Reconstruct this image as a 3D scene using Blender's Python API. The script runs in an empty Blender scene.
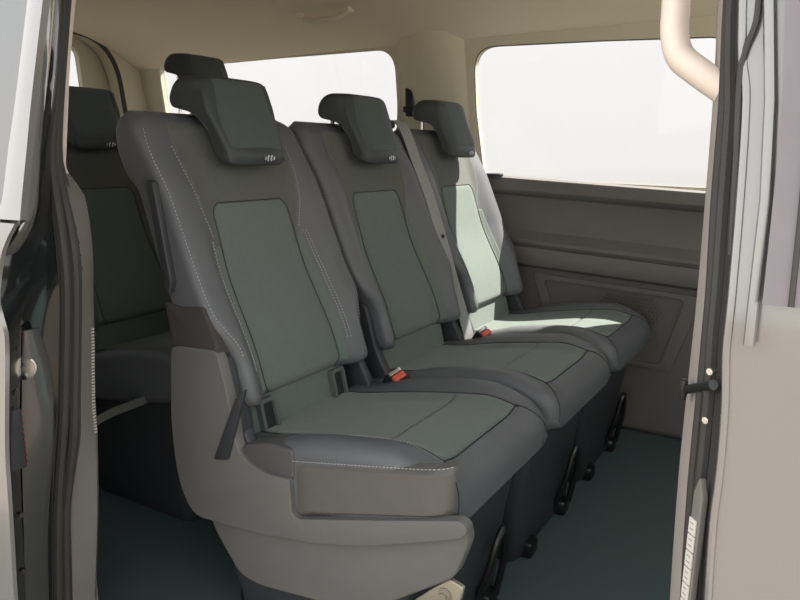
import bpy, bmesh, math, random
from mathutils import Vector, Matrix
random.seed(4)
S = bpy.context.scene
COL = S.collection
PI = math.pi

# ------------------------------------------------------------------ helpers
def ss(a, b, x):
    t = max(0.0, min(1.0, (x - a) / (b - a)))
    return t * t * (3 - 2 * t)

def lerp(a, b, t):
    return a + (b - a) * t

def pw(pts, x):
    """piecewise smooth interpolation through sorted (x, y) pairs"""
    if x <= pts[0][0]: return pts[0][1]
    for (x0, y0), (x1, y1) in zip(pts, pts[1:]):
        if x <= x1:
            return lerp(y0, y1, (x - x0) / (x1 - x0))
    return pts[-1][1]

def catmull(pts, n=8):
    P = [Vector(p) for p in pts]
    P = [P[0] * 2 - P[1]] + P + [P[-1] * 2 - P[-2]]
    out = []
    for i in range(1, len(P) - 2):
        p0, p1, p2, p3 = P[i - 1:i + 3]
        for k in range(n):
            t = k / n
            out.append(0.5 * ((2 * p1) + (p2 - p0) * t + (2 * p0 - 5 * p1 + 4 * p2 - p3) * t * t
                              + (3 * p1 - p0 - 3 * p2 + p3) * t ** 3))
    out.append(P[-2])
    return out

def obj(name, bm, mat, parent=None, smooth=True, angle=40, recalc=True):
    if recalc:
        bmesh.ops.recalc_face_normals(bm, faces=bm.faces[:])
    me = bpy.data.meshes.new(name)
    bm.to_mesh(me); bm.free()
    if smooth:
        me.polygons.foreach_set('use_smooth', [True] * len(me.polygons))
        me.set_sharp_from_angle(angle=math.radians(angle))
    for m in (mat if isinstance(mat, (list, tuple)) else [mat]):
        me.materials.append(m)
    o = bpy.data.objects.new(name, me)
    COL.objects.link(o)
    if parent is not None:
        o.parent = parent
    return o

def empty(name, loc=(0, 0, 0)):
    o = bpy.data.objects.new(name, None)
    o.empty_display_size = .05
    o.location = loc
    COL.objects.link(o)
    return o

def tag(o, label=None, cat=None, group=None, kind=None):
    if label: o['label'] = label
    if cat: o['category'] = cat
    if group: o['group'] = group
    if kind: o['kind'] = kind
    return o

def grid_faces(bm, rows, closed=False):
    for a, b in zip(rows, rows[1:]):
        n = len(a)
        for j in range(n if closed else n - 1):
            k = (j + 1) % n
            try: bm.faces.new((a[j], a[k], b[k], b[j]))
            except ValueError: pass

def slab(bm, l0, l1, nl, hw, top, bot, r, e0, e1, ny, m, eb=.035, ws=.8):
    """soft upholstered slab: l runs along it, y across, h through its thickness"""
    rows = []
    ls = []
    k = 7
    for i in range(k): ls.append(l0 + e0 * (1 - math.cos(i / k * PI / 2)))
    for i in range(nl + 1): ls.append(lerp(l0 + e0, l1 - e1, i / nl))
    for i in range(1, k + 1): ls.append(l1 - e1 + e1 * math.sin(i / k * PI / 2))
    for l in ls:
        q, rr = 0.0, e1
        if l > l1 - e1: q = min(1, (l - (l1 - e1)) / e1)
        if l < l0 + e0: q, rr = min(1, ((l0 + e0) - l) / e0), e0
        sh = rr * (1 - math.sqrt(max(0, 1 - q * q)))
        w = hw(l) - sh * ws
        ring_t, ring_b = [], []
        for j in range(ny + 1):
            t = 2 * j / ny - 1
            y = w * math.sin(t * PI / 2)
            d = max(0, (abs(y) - (w - r)) / r)
            dr = r * (1 - math.sqrt(max(0, 1 - min(1, d) ** 2)))
            ht = top(l, y) - sh - dr
            hb = bot(l, y) + min(sh, eb) + dr * .8
            if hb > ht - .002:
                c = (ht + hb) / 2; ht, hb = c + .001, c - .001
            ring_t.append(bm.verts.new(m(l, y, ht)))
            ring_b.append(bm.verts.new(m(l, y, hb)))
        rows.append(ring_t + ring_b[::-1])
    grid_faces(bm, rows, closed=True)
    for row in (rows[0], rows[-1]):
        n = len(row) // 2
        t, b = row[:n], row[n:][::-1]
        for j in range(n - 1):
            bm.faces.new((t[j], t[j + 1], b[j + 1], b[j]))

def panel(bm, l0, l1, left, right, surf, m, lift=.004, edge=.012, sink=.004, nl=36, ny=18, inv=False):
    """thin padded panel that follows the surface surf(l, y), edges tucked in"""
    rows = []
    for i in range(nl + 1):
        s = .5 - .5 * math.cos(i / nl * PI)
        l = lerp(l0, l1, s)
        a, b = left(l), right(l)
        row = []
        for j in range(ny + 1):
            t = .5 - .5 * math.cos(j / ny * PI)
            y = lerp(a, b, t)
            d = min(y - a, b - y, l - l0, l1 - l)
            q = min(1, max(0, d) / edge)
            h = surf(l, y) + (lift + sink) * math.sqrt(max(0, 1 - (1 - q) ** 2)) - sink
            row.append(bm.verts.new(m(l, y, h)))
        rows.append(row)
    grid_faces(bm, rows)

def sweep(bm, pts, r, n=8, rx=None, caps=True, up=None):
    """tube along pts; r number or list; rx scales one axis (flattened section)"""
    P = [Vector(p) for p in pts]
    T = []
    for i in range(len(P)):
        a = P[max(0, i - 1)]; b = P[min(len(P) - 1, i + 1)]
        T.append((b - a).normalized())
    N = Vector(up) if up else (Vector((0, 0, 1)) if abs(T[0].z) < .9 else Vector((1, 0, 0)))
    rows = []
    for i, (p, t) in enumerate(zip(P, T)):
        N = (N - t * N.dot(t)).normalized()
        B = t.cross(N)
        rr = r[i] if isinstance(r, (list, tuple)) else r
        ra = rr if rx is None else rx
        rows.append([bm.verts.new(p + N * (rr * math.cos(2 * PI * k / n)) + B * (ra * math.sin(2 * PI * k / n))) for k in range(n)])
    grid_faces(bm, rows, closed=True)
    if caps:
        bm.faces.new(rows[0]); bm.faces.new(rows[-1][::-1])

def tube_obj(name, pts, r, mat, parent=None, n=8, rx=None, up=None):
    bm = bmesh.new(); sweep(bm, pts, r, n, rx, up=up)
    return obj(name, bm, mat, parent)

def ribbon(bm, pts, width_dir, w, t):
    """flat strap: rectangular section along pts"""
    P = [Vector(p) for p in pts]
    rows = []
    for i, p in enumerate(P):
        a = P[max(0, i - 1)]; b = P[min(len(P) - 1, i + 1)]
        T = (b - a).normalized()
        W = Vector(width_dir[i] if isinstance(width_dir, list) else width_dir)
        W = (W - T * W.dot(T)).normalized(); N = T.cross(W)
        rows.append([bm.verts.new(p + W * (sx * w / 2) + N * (sy * t / 2)) for sx, sy in ((-1, -1), (1, -1), (1, 1), (-1, 1))])
    grid_faces(bm, rows, closed=True)
    bm.faces.new(rows[0]); bm.faces.new(rows[-1][::-1])

def prism(bm, poly, axis, a, b, bev=0.0, seg=3):
    """extrude polygon of 2-D points along an axis ('x','y','z') from a to b"""
    def mk(p, d):
        if axis == 'y': return (p[0], d, p[1])
        if axis == 'x': return (d, p[0], p[1])
        return (p[0], p[1], d)
    va = [bm.verts.new(mk(p, a)) for p in poly]
    vb = [bm.verts.new(mk(p, b)) for p in poly]
    fs = [bm.faces.new(va), bm.faces.new(vb[::-1])]
    n = len(poly)
    for i in range(n):
        k = (i + 1) % n
        fs.append(bm.faces.new((va[i], vb[i], vb[k], va[k])))
    bmesh.ops.recalc_face_normals(bm, faces=fs)
    if bev:
        es = set()
        for f in fs[:2]: es.update(f.edges)
        bmesh.ops.bevel(bm, geom=list(es), offset=bev, segments=seg, affect='EDGES', profile=.5, clamp_overlap=True)

def box(bm, c, s, bev=0.0, seg=2, rot=None):
    g = bmesh.ops.create_cube(bm, size=1)
    vs = g['verts']
    M = Matrix.Translation(c) @ (rot.to_4x4() if rot else Matrix.Identity(4)) @ Matrix.Diagonal((s[0], s[1], s[2], 1))
    bmesh.ops.transform(bm, matrix=M, verts=vs)
    if bev:
        es = list({e for v in vs for e in v.link_edges})
        bmesh.ops.bevel(bm, geom=es, offset=bev, segments=seg, affect='EDGES', profile=.5, clamp_overlap=True)

def cyl(bm, c, axis, r, h, n=20, bev=0):
    g = bmesh.ops.create_cone(bm, cap_ends=True, segments=n, radius1=r, radius2=r, depth=h)
    q = Vector((0, 0, 1)).rotation_difference(Vector(axis).normalized())
    bmesh.ops.transform(bm, matrix=Matrix.Translation(c) @ q.to_matrix().to_4x4(), verts=g['verts'])
    if bev:
        es = list({e for v in g['verts'] for e in v.link_edges if len(e.link_faces) == 2 and abs(e.calc_face_angle(0)) > 1})
        bmesh.ops.bevel(bm, geom=es, offset=bev, segments=2, affect='EDGES')

def round_poly(pts, r, n=6):
    """round the corners of a polygon; r a number or one radius per corner"""
    out = []
    N = len(pts)
    for i in range(N):
        p = Vector(pts[i]); a = Vector(pts[i - 1]); b = Vector(pts[(i + 1) % N])
        rr = r[i] if isinstance(r, (list, tuple)) else r
        da, db = (a - p), (b - p)
        rr = min(rr, da.length * .49, db.length * .49)
        if rr < 1e-5:
            out.append(tuple(p)); continue
        p0 = p + da.normalized() * rr; p1 = p + db.normalized() * rr
        for k in range(n + 1):
            t = k / n
            q = p0 * (1 - t) ** 2 + p * 2 * t * (1 - t) + p1 * t * t
            out.append(tuple(q))
    return out

def holed_plate(bm, outer, holes, mp, thick):
    """plate with holes; 2-D loops mapped by mp(u, v, depth)"""
    loops = []
    for d in (0.0, thick):
        es, ls = [], []
        for lp in [outer] + holes:
            vs = [bm.verts.new(mp(p[0], p[1], d)) for p in lp]
            ls.append(vs)
            for i in range(len(vs)): es.append(bm.edges.new((vs[i], vs[(i + 1) % len(vs)])))
        bmesh.ops.triangle_fill(bm, use_beauty=True, use_dissolve=False, edges=es)
        loops.append(ls)
    for A, B in zip(*loops):
        n = len(A)
        for i in range(n):
            k = (i + 1) % n
            bm.faces.new((A[i], A[k], B[k], B[i]))

def strip(bm, left, right, bulge=0.0, thick=.006, n=6, sub=5, back=(-.6, .8, 0)):
    """moulding between two edge curves, slightly domed, with real thickness"""
    L = catmull(left, sub); R = catmull(right, sub)
    # resample both by height so that rows stay level
    def at(C, z):
        for a, b in zip(C, C[1:]):
            if (a.z - z) * (b.z - z) <= 0 and a.z != b.z:
                return a.lerp(b, (z - a.z) / (b.z - a.z))
        return (C[0] if abs(C[0].z - z) < abs(C[-1].z - z) else C[-1]).copy()
    z1 = min(L[0].z, R[0].z); z0 = max(L[-1].z, R[-1].z)
    N = max(len(L), 24)
    bk = Vector(back).normalized()
    F, Bk = [], []
    for i in range(N + 1):
        z = lerp(z1, z0, i / N)
        a, b = at(L, z), at(R, z)
        f, k = [], []
        for j in range(n + 1):
            t = j / n
            p = a.lerp(b, t)
            f.append(bm.verts.new(p - bk * (bulge * 4 * t * (1 - t))))
            k.append(bm.verts.new(p + bk * thick))
        F.append(f); Bk.append(k)
    rows = [f + k[::-1] for f, k in zip(F, Bk)]
    grid_faces(bm, rows, closed=True)
    for row in (rows[0], rows[-1]):
        h = len(row) // 2
        t, b = row[:h], row[h:][::-1]
        for j in range(h - 1): bm.faces.new((t[j], t[j + 1], b[j + 1], b[j]))

def stitches(bm, pts, nrm, dash=.0042, gap=.0032, r=.0007, lift=.0012):
    """row of raised thread dashes along pts"""
    P = [Vector(p) for p in pts]
    if len(P) < 2: return
    acc, pos = 0.0, []
    step = .0008
    L = [0.0]
    for a, b in zip(P, P[1:]): L.append(L[-1] + (b - a).length)
    def at(s):
        for i in range(len(L) - 1):
            if s <= L[i + 1]:
                return P[i].lerp(P[i + 1], (s - L[i]) / max(1e-9, L[i + 1] - L[i])), i
        return P[-1], len(P) - 2
    s = 0.0
    while s + dash < L[-1]:
        a, i = at(s); b, k = at(s + dash)
        n = Vector(nrm(a)) if callable(nrm) else Vector(nrm)
        a = a + n * lift; b = b + n * lift
        t = (b - a).normalized(); w = t.cross(n).normalized() * r; h = n.normalized() * r
        va = [bm.verts.new(a + q) for q in (w, h, -w, -h)]
        vb = [bm.verts.new(b + q) for q in (w, h, -w, -h)]
        for q in range(4):
            bm.faces.new((va[q], va[(q + 1) % 4], vb[(q + 1) % 4], vb[q]))
        s += dash + gap

# ------------------------------------------------------------------ materials
def nt(name):
    m = bpy.data.materials.new(name); m.use_nodes = True
    return m, m.node_tree, m.node_tree.nodes['Principled BSDF']

def surf_mat(name, col, rough=.6, metal=0.0, col2=None, nscale=40, bump=0.0, bscale=300, kind='noise', spec=.5, coat=0.0, sheen=0.0, nmix=.5):
    m, t, b = nt(name)
    N, Lk = t.nodes, t.links
    b.inputs['Roughness'].default_value = rough
    b.inputs['Metallic'].default_value = metal
    b.inputs['Specular IOR Level'].default_value = spec
    b.inputs['Coat Weight'].default_value = coat
    b.inputs['Coat Roughness'].default_value = .06
    b.inputs['Sheen Weight'].default_value = sheen
    tc = N.new('ShaderNodeTexCoord')
    nz = N.new('ShaderNodeTexNoise'); nz.inputs['Scale'].default_value = nscale; nz.inputs['Detail'].default_value = 4
    Lk.new(tc.outputs['Object'], nz.inputs['Vector'])
    mx = N.new('ShaderNodeMix'); mx.data_type = 'RGBA'
    c2 = col2 or tuple(c * .82 for c in col)
    mx.inputs['A'].default_value = (*col, 1); mx.inputs['B'].default_value = (*c2, 1)
    Lk.new(nz.outputs['Fac'], mx.inputs['Factor'])
    Lk.new(mx.outputs['Result'], b.inputs['Base Color'])
    if bump:
        if kind == 'voronoi':
            tx = N.new('ShaderNodeTexVoronoi'); out = 'Distance'
        elif kind == 'weave':
            tx = N.new('ShaderNodeTexChecker'); out = 'Fac'
        else:
            tx = N.new('ShaderNodeTexNoise'); out = 'Fac'; tx.inputs['Detail'].default_value = 3
        tx.inputs['Scale'].default_value = bscale
        Lk.new(tc.outputs['Object'], tx.inputs['Vector'])
        bp = N.new('ShaderNodeBump'); bp.inputs['Strength'].default_value = bump; bp.inputs['Distance'].default_value = .001
        Lk.new(tx.outputs[out], bp.inputs['Height'])
        Lk.new(bp.outputs['Normal'], b.inputs['Normal'])
    return m

M = {}
M['fabric'] = surf_mat('seat_fabric', (.122, .148, .132), .85, bump=.35, bscale=420, kind='weave', nscale=60, spec=.25, sheen=.15)
M['yoke'] = surf_mat('seat_yoke_fabric', (.104, .110, .097), .85, bump=.35, bscale=500, nscale=70, spec=.25, sheen=.1)
M['leather'] = surf_mat('seat_leather', (.104, .109, .116), .48, bump=.25, bscale=350, kind='voronoi', nscale=30, spec=.4)
M['sideleather'] = surf_mat('seat_side_leather', (.105, .100, .090), .5, bump=.25, bscale=350, kind='voronoi', nscale=30, spec=.4)
M['greyplastic'] = surf_mat('grey_plastic', (.125, .124, .116), .55, bump=.2, bscale=600, nscale=20, spec=.4)
M['midplastic'] = surf_mat('charcoal_plastic', (.075, .073, .074), .55, bump=.2, bscale=600, nscale=20, spec=.4)
M['darkplastic'] = surf_mat('dark_plastic', (.035, .037, .042), .5, bump=.2, bscale=600, nscale=20, spec=.4)
M['blackplastic'] = surf_mat('black_plastic', (.012, .013, .014), .4, bump=.1, bscale=500, spec=.4)
M['slotframe'] = surf_mat('slot_frame', (.10, .105, .105), .4, spec=.5)
M['slotdark'] = surf_mat('slot_lining', (.010, .011, .012), .8)
M['headfabric_lit'] = surf_mat('headrest_fabric_lit', (.068, .082, .076), .75, bump=.3, bscale=450, nscale=60, spec=.3, sheen=.1)  # face fabric, with light from ahead put into its colour
M['headleather_shaded'] = surf_mat('headrest_leather_shaded', (.040, .047, .046), .5, bump=.25, bscale=350, kind='voronoi', nscale=30, spec=.4)  # body leather, darkened to paint in the shade on its sides
M['thread'] = surf_mat('light_thread', (.42, .41, .40), .8)
M['gusset'] = surf_mat('gusset_cloth', (.055, .050, .047), .8, bump=.3, bscale=500, nscale=60, spec=.2)
M['seam'] = surf_mat('dark_seam_piping', (.022, .023, .026), .7)
M['white'] = surf_mat('white_print', (.70, .72, .74), .6)
M['red'] = surf_mat('red_button', (.62, .09, .06), .35)
M['darkred'] = surf_mat('dull_red_plastic', (.20, .05, .04), .6)
M['belt'] = surf_mat('belt_webbing', (.27, .275, .27), .55, bump=.5, bscale=500, kind='weave')
M['strap'] = surf_mat('pale_webbing', (.16, .17, .15), .8, bump=.5, bscale=500, kind='weave')
M['headliner'] = surf_mat('headliner_cloth', (.74, .68, .56), .9, bump=.2, bscale=400, nscale=90, spec=.1, col2=(.70, .645, .53))
M['pillartrim'] = surf_mat('pillar_trim', (.62, .575, .455), .75, bump=.15, bscale=500, nscale=40, spec=.2, col2=(.59, .545, .43))
M['cream'] = surf_mat('cream_handle', (.88, .76, .66), .5, nscale=20, spec=.3, col2=(.86, .74, .64))
M['panel'] = surf_mat('side_panel_plastic', (.135, .127, .118), .6, bump=.25, bscale=500, nscale=15, spec=.35)
M['panelcloth'] = surf_mat('side_panel_insert', (.10, .094, .085), .75, bump=.3, bscale=500, nscale=30, spec=.2)
M['carpet'] = surf_mat('floor_carpet', (.070, .098, .096), .95, bump=.6, bscale=260, nscale=120, spec=.1, col2=(.062, .082, .084))
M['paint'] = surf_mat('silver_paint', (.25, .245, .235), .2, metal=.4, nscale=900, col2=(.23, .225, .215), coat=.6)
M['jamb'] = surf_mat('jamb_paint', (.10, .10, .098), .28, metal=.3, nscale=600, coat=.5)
M['gloss'] = surf_mat('gloss_black', (.012, .014, .015), .12, spec=.5)
M['satin'] = surf_mat('satin_black_frame', (.19, .17, .18), .45, spec=.4, nscale=30)
M['rubber'] = surf_mat('seal_rubber', (.050, .048, .044), .6, bump=.15, bscale=400, spec=.35)
M['lintrim'] = surf_mat('aperture_trim', (.17, .16, .145), .6, bump=.2, bscale=500, nscale=20, spec=.35)
M['tantrim'] = surf_mat('pillar_edge_trim', (.40, .36, .325), .6, bump=.2, bscale=500, nscale=20, spec=.35)
M['chrome'] = surf_mat('bright_metal', (.75, .74, .72), .25, metal=1.0, nscale=60)
M['steel'] = surf_mat('zinc_steel', (.36, .33, .26), .4, metal=.6, nscale=60)
M['blackmetal'] = surf_mat('black_metal', (.02, .02, .02), .3, metal=.5, spec=.6)
M['label'] = surf_mat('label_white', (.62, .58, .52), .5)
M['print'] = surf_mat('label_print', (.34, .31, .28), .6)
M['ground'] = surf_mat('pavement', (.085, .070, .054), .9, bump=.4, bscale=60, nscale=1.2, col2=(.060, .050, .040))

def glass_mat(name, tint, gloss=.08):
    m = bpy.data.materials.new(name); m.use_nodes = True
    t = m.node_tree; t.nodes.clear()
    out = t.nodes.new('ShaderNodeOutputMaterial')
    tr = t.nodes.new('ShaderNodeBsdfTransparent'); tr.inputs['Color'].default_value = (*tint, 1)
    gl = t.nodes.new('ShaderNodeBsdfGlossy'); gl.inputs['Roughness'].default_value = .03
    mx = t.nodes.new('ShaderNodeMixShader'); mx.inputs[0].default_value = gloss
    t.links.new(tr.outputs[0], mx.inputs[1]); t.links.new(gl.outputs[0], mx.inputs[2])
    t.links.new(mx.outputs[0], out.inputs['Surface'])
    return m
M['glass'] = glass_mat('window_glass', (.62, .62, .62), .03)
M['doorglass'] = glass_mat('door_glass', (.10, .105, .11), .24)

# ------------------------------------------------------------------ the seat
def c_back(z): return .222 - .31 * (z - .45) + .026 * ss(.76, .56, z) * ss(.40, .47, z)
def bol_back(y, z):
    P = pw([(.44, .75), (.52, .95), (.66, 1.0), (.78, .8), (.93, .5), (1.02, .12), (1.07, 0)], z)
    return .050 * P * ss(.115, .200, abs(y))
R_B = .026
def hw_back(z): return lerp(.205, .240, ss(.58, .68, z)) 
def b_top0(z, y): return c_back(z) + bol_back(y, z)
def b_surf(z, y):
    w = hw_back(z)
    d = max(0, (abs(y) - (w - R_B)) / R_B)
    dr = R_B * (1 - math.sqrt(max(0, 1 - min(1, d) ** 2)))
    q = min(1, max(0, (z - 1.03) / .04))
    p = min(1, max(0, (.520 - z) / .03))
    return b_top0(z, y) - dr - .04 * (1 - math.sqrt(max(0, 1 - q * q))) - .03 * (1 - math.sqrt(max(0, 1 - p * p)))
def mb(l, y, h): return (h, y - .012 * ss(.88, 1.04, l), l)

def base_c(x): return .425 + .040 * ss(.24, .60, x) - .012 * ss(.60, .72, x)
def bol_c(x, y):
    return .030 * ss(.110, .195, abs(y)) * ss(.20, .42, x) * (1 - .75 * ss(.58, .72, x))
R_C = .030
def c_top0(x, y): return base_c(x) + bol_c(x, y)
def hw_c(x): return .236
def w_c(x):
    q = min(1, max(0, (x - .665) / .055))
    return .236 - .42 * .055 * (1 - math.sqrt(max(0, 1 - q * q)))
def c_surf(x, y):
    q = min(1, max(0, (x - .665) / .055))
    w = w_c(x)
    d = max(0, (abs(y) - (w - R_C)) / R_C)
    dr = R_C * (1 - math.sqrt(max(0, 1 - min(1, d) ** 2)))
    return c_top0(x, y) - dr - .055 * (1 - math.sqrt(max(0, 1 - q * q)))
def c_bot(x, y): return .305 + .15 * max(0, x - .30)
def mc(l, y, h): return (l, y, h)

def make_headrest(root, lift=0.0):
    prof0 = [(.070, 1.146), (.092, 1.075), (.134, .986), (.130, .962), (.118, .962), (.098, 1.014), (.062, 1.068), (-.010, 1.084), (-.023, 1.104), (-.018, 1.134), (.006, 1.150)]
    prof = round_poly(prof0, .022, 4)
    cx, cz = .055, 1.075
    bm = bmesh.new()
    rows = []
    NY = 30
    W = .125
    for j in range(NY + 1):
        t = 2 * j / NY - 1
        t = math.sin(t * PI / 2)
        s = (1 - min(1, abs(t)) ** 6) ** (1 / 3.2) if abs(t) < 1 else 0
        s = max(s, .02)
        row = []
        for (x, z) in prof:
            # front face is narrower than the rear, and crowned
            wy = W * (1 - .17 * ss(.03, .10, x)) * (1 - .13 * ss(1.09, .97, z))
            kk = .55 + .45 * s if abs(t) < .999 else .55
            e = lerp(1, kk, 1)
            top = ss(1.08, 1.15, z)
            row.append(bm.verts.new((cx + (x - cx) * e - .006 * t * t, t * wy * (1 - .10 * top * abs(t) ** 3), cz + (z - cz) * (e if z > cz else (.80 + .20 * s)) + lift)))
        rows.append(row)
    grid_faces(bm, rows, closed=True)
    bm.faces.new(rows[0]); bm.faces.new(rows[-1][::-1])
    h = obj('headrest', bm, M['headleather_shaded'], root, angle=60)
    # face panel of the headrest in its lightened fabric
    def hx(z, y):
        t = y / (W * .81)
        return lerp(.134, .070, ss(.965, 1.15, z) * .55 + .45 * (z - .965) / .185) + .003 * (1 - t * t)
    bm = bmesh.new()
    def fw(z):
        a = .094 - .010 * ss(1.07, .98, z)
        if z > 1.105: a -= .03 * (1 - math.sqrt(max(0, 1 - ((z - 1.105) / .036) ** 2)))
        return a
    panel(bm, .992, 1.141, lambda z: -fw(z), lambda z: fw(z), lambda z, y: hx(z, y) - .004 - .010 * ss(.060, .090, abs(y)), lambda l, y, hh: (hh, y, l + lift), lift=.005, edge=.018, sink=.006, nl=20, ny=14)
    obj('face_panel', bm, M['headfabric_lit'], h)
    for sy in (-1, 1):
        bm = bmesh.new()
        pts = [(hx(z, .09 * sy) - .016, sy * (.098 - .012 * ss(1.09, .97, z)), z + lift) for z in [.970 + .012 * k for k in range(15)]]
        sweep(bm, pts, .0011, 6)
        obj('seam_piping', bm, M['seam'], h)
    bm = bmesh.new()
    # small printed mark low on the pad: slanted strokes with a pair of hooks between
    for k, (dy, hgt) in enumerate([(-.016, .006), (-.008, .011), (.002, .011), (.011, .006)]):
        y = .020 + dy; z = .977 + lift
        x = .1375
        sweep(bm, [(x + .001, y - .002, z - hgt * .5), (x - .0005, y + .0005, z), (x - .002, y + .003, z + hgt * .5)], .0014, 6)
        if k in (1, 2):
            sweep(bm, [(x - .002, y + .003, z + hgt * .5), (x - .002, y + .0065, z + hgt * .45)], .0012, 6)
    obj('badge', bm, M['white'], h)
    for sy in (-1, 1):
        tube_obj('headrest_post', [(-.012, sy * .060, 1.02), (-.010, sy * .060, 1.05 + lift * .5), (-.008, sy * .060, 1.09 + lift)], .006, M['chrome'], h)
    return h

def make_seat(name, slots=False, stitched=False, shield=False, headlift=0.0, buckle=True):
    root = empty(name)
    # backrest
    bm = bmesh.new()
    slab(bm, .490, 1.07, 40, hw_back, b_top0, lambda z, y: c_back(z) - .066 - .020 * ss(.91, .95, z) + .02 * ss(.98, 1.06, z), R_B, .03, .04, 44, mb)
    back = obj('backrest', bm, M['leather'], root, angle=60)
    # rear plastic shell
    bm = bmesh.new()
    slab(bm, .40, 1.02, 16, lambda z: .185, lambda z, y: c_back(z) - .070, lambda z, y: c_back(z) - .10, .02, .02, .02, 16, mb)
    obj('back_shell', bm, M['darkplastic'], back)
    # yoke panel behind the headrest, tapering to the shoulder points
    def yw(z):
        a = pw([(.775, .122), (.83, .136), (.88, .152), (.95, .164), (1.0, .168), (1.03, .166)], z)
        if z > 1.02: a -= .02 * (1 - math.sqrt(max(0, 1 - ((z - 1.02) / .031) ** 2)))
        return a
    bm = bmesh.new()
    panel(bm, .775, 1.05, lambda z: -yw(z), yw, b_surf, mb, lift=.003, edge=.010, sink=.004, nl=40, ny=36)
    obj('yoke_panel', bm, M['yoke'], back)
    # lower side strips in fabric between centre panel and double stitch
    def sw(z): return pw([(.46, .150), (.60, .152), (.72, .150), (.80, .142), (.845, .124)], z)
    bm = bmesh.new()
    panel(bm, .505, .80, lambda z: -sw(z), sw, b_surf, mb, lift=.0022, edge=.006, sink=.003, nl=40, ny=36)
    obj('side_strip', bm, M['fabric'], back)
    # centre panel
    def iw(z):
        a = lerp(.130, .116, (z - .47) / .43)
        for zc, sg in ((.888, 1), (.497, -1)):
            q = 1 - (zc - z) * sg / .03
            if q > 0: a -= .028 * (1 - math.sqrt(max(0, 1 - min(1, q) ** 2)))
        return a
    bm = bmesh.new()
    panel(bm, .497, .888, lambda z: -iw(z), iw, b_surf, mb, lift=.006, edge=.022, sink=.002, nl=44, ny=24)
    obj('centre_panel', bm, M['fabric'], back)
    bm = bmesh.new()
    loop = [mb(z, -iw(z), b_surf(z, iw(z)) + .0035) for z in [.50 + .00965 * k for k in range(41)]]
    loop += [mb(z, iw(z), b_surf(z, iw(z)) + .0035) for z in [.886 - .00965 * k for k in range(41)]]
    sweep(bm, loop, .0012, 6)
    obj('seam_piping', bm, M['seam'], back)
    if stitched:
        bm = bmesh.new()
        def n1(p): return Vector((.8, -.6 if p.y < 0 else .6, .1))
        for sy in (-1, 1):
            pts = []
            for k in range(60):
                z = lerp(.60, 1.035, k / 59)
                y = sy * lerp(.198, .230, ss(.6, .69, z))
                if z > .96: y -= sy * .008 * ((z - .96) / .075) ** 2
                pts.append(mb(z, y, b_surf(z, y)))
            stitches(bm, pts, n1)
            obj('stitching', bm, M['thread'], back); bm = bmesh.new()
            for off in (.004, .0105):
                pts = []
                for k in range(40):
                    z = lerp(.56, .815, k / 39)
                    y = sy * (sw(z) + off)
                    pts.append(mb(z, y, b_surf(z, y)))
                stitches(bm, pts, n1)
                obj('stitching', bm, M['thread'], back); bm = bmesh.new()
            pts = [mb(z, sy * (yw(z) + .003), b_surf(z, sy * (yw(z) + .003))) for z in [.82 + .004 * k for k in range(48)]]
            stitches(bm, pts, n1)
            obj('stitching', bm, M['thread'], back); bm = bmesh.new()
    # lower pad between backrest and cushion
    bm = bmesh.new()
    slab(bm, .395, .515, 10, lambda z: .165, lambda z, y: .240 - .22 * (z - .40), lambda z, y: .13, .012, .01, .01, 16, mb)
    obj('lower_pad', bm, M['fabric'], root)
    if slots:
        for y in (-.125, .118):
            bm = bmesh.new()
            rot = Matrix.Rotation(-.22, 3, 'Y')
            outer = round_poly([(-.024, -.040), (.024, -.040), (.024, .040), (-.024, .040)], .010, 4)
            inner = round_poly([(-.016, -.031), (.016, -.031), (.016, .031), (-.016, .031)], .006, 4)
            T = Matrix.Translation((.237, y, .452)) @ rot.to_4x4()
            holed_plate(bm, outer, [inner], lambda u, v, d: T @ Vector((d - .008, u, v)), .014)
            fr = obj('anchor_slot', bm, M['slotframe'], root, angle=30)
            bm = bmesh.new()
            box(bm, (0, 0, 0), (.004, .036, .068))
            bmesh.ops.transform(bm, matrix=T @ Matrix.Translation((-.003, 0, 0)), verts=bm.verts[:])
            obj('slot_lining', bm, M['slotdark'], fr)
    # hinge covers beside the backrest foot
    for sy in (-1, 1):
        bm = bmesh.new()
        poly = round_poly([(.115, .36), (.275, .36), (.285, .41), (.235, .50), (.205, .615), (.150, .625), (.110, .50)], .022, 4)
        a = sy * .196; b = sy * .222
        prism(bm, poly, 'y', min(a, b), max(a, b), .006)
        obj('hinge_cover', bm, M['darkplastic'], root)
    # cushion
    bm = bmesh.new()
    slab(bm, .20, .720, 44, hw_c, c_top0, c_bot, R_C, .03, .055, 44, mc, eb=.012, ws=.42)
    cu = obj('seat_cushion', bm, M['leather'], root, angle=60)
    def cw(x):
        a = .148 + .012 * ss(.5, .68, x)
        return a
    bm = bmesh.new()
    panel(bm, .215, .530, lambda x: -cw(x), cw, c_surf, mc, lift=.003, edge=.012, sink=.002, nl=24, ny=24)
    obj('rear_panel', bm, M['fabric'], cu)
    bm = bmesh.new()
    def cf(x): return cw(x)
    panel(bm, .532, .664, lambda x: -cf(x), cf, c_surf, mc, lift=.003, edge=.012, sink=.002, nl=16, ny=24)
    obj('front_panel', bm, M['fabric'], cu)
    bm = bmesh.new()
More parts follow.
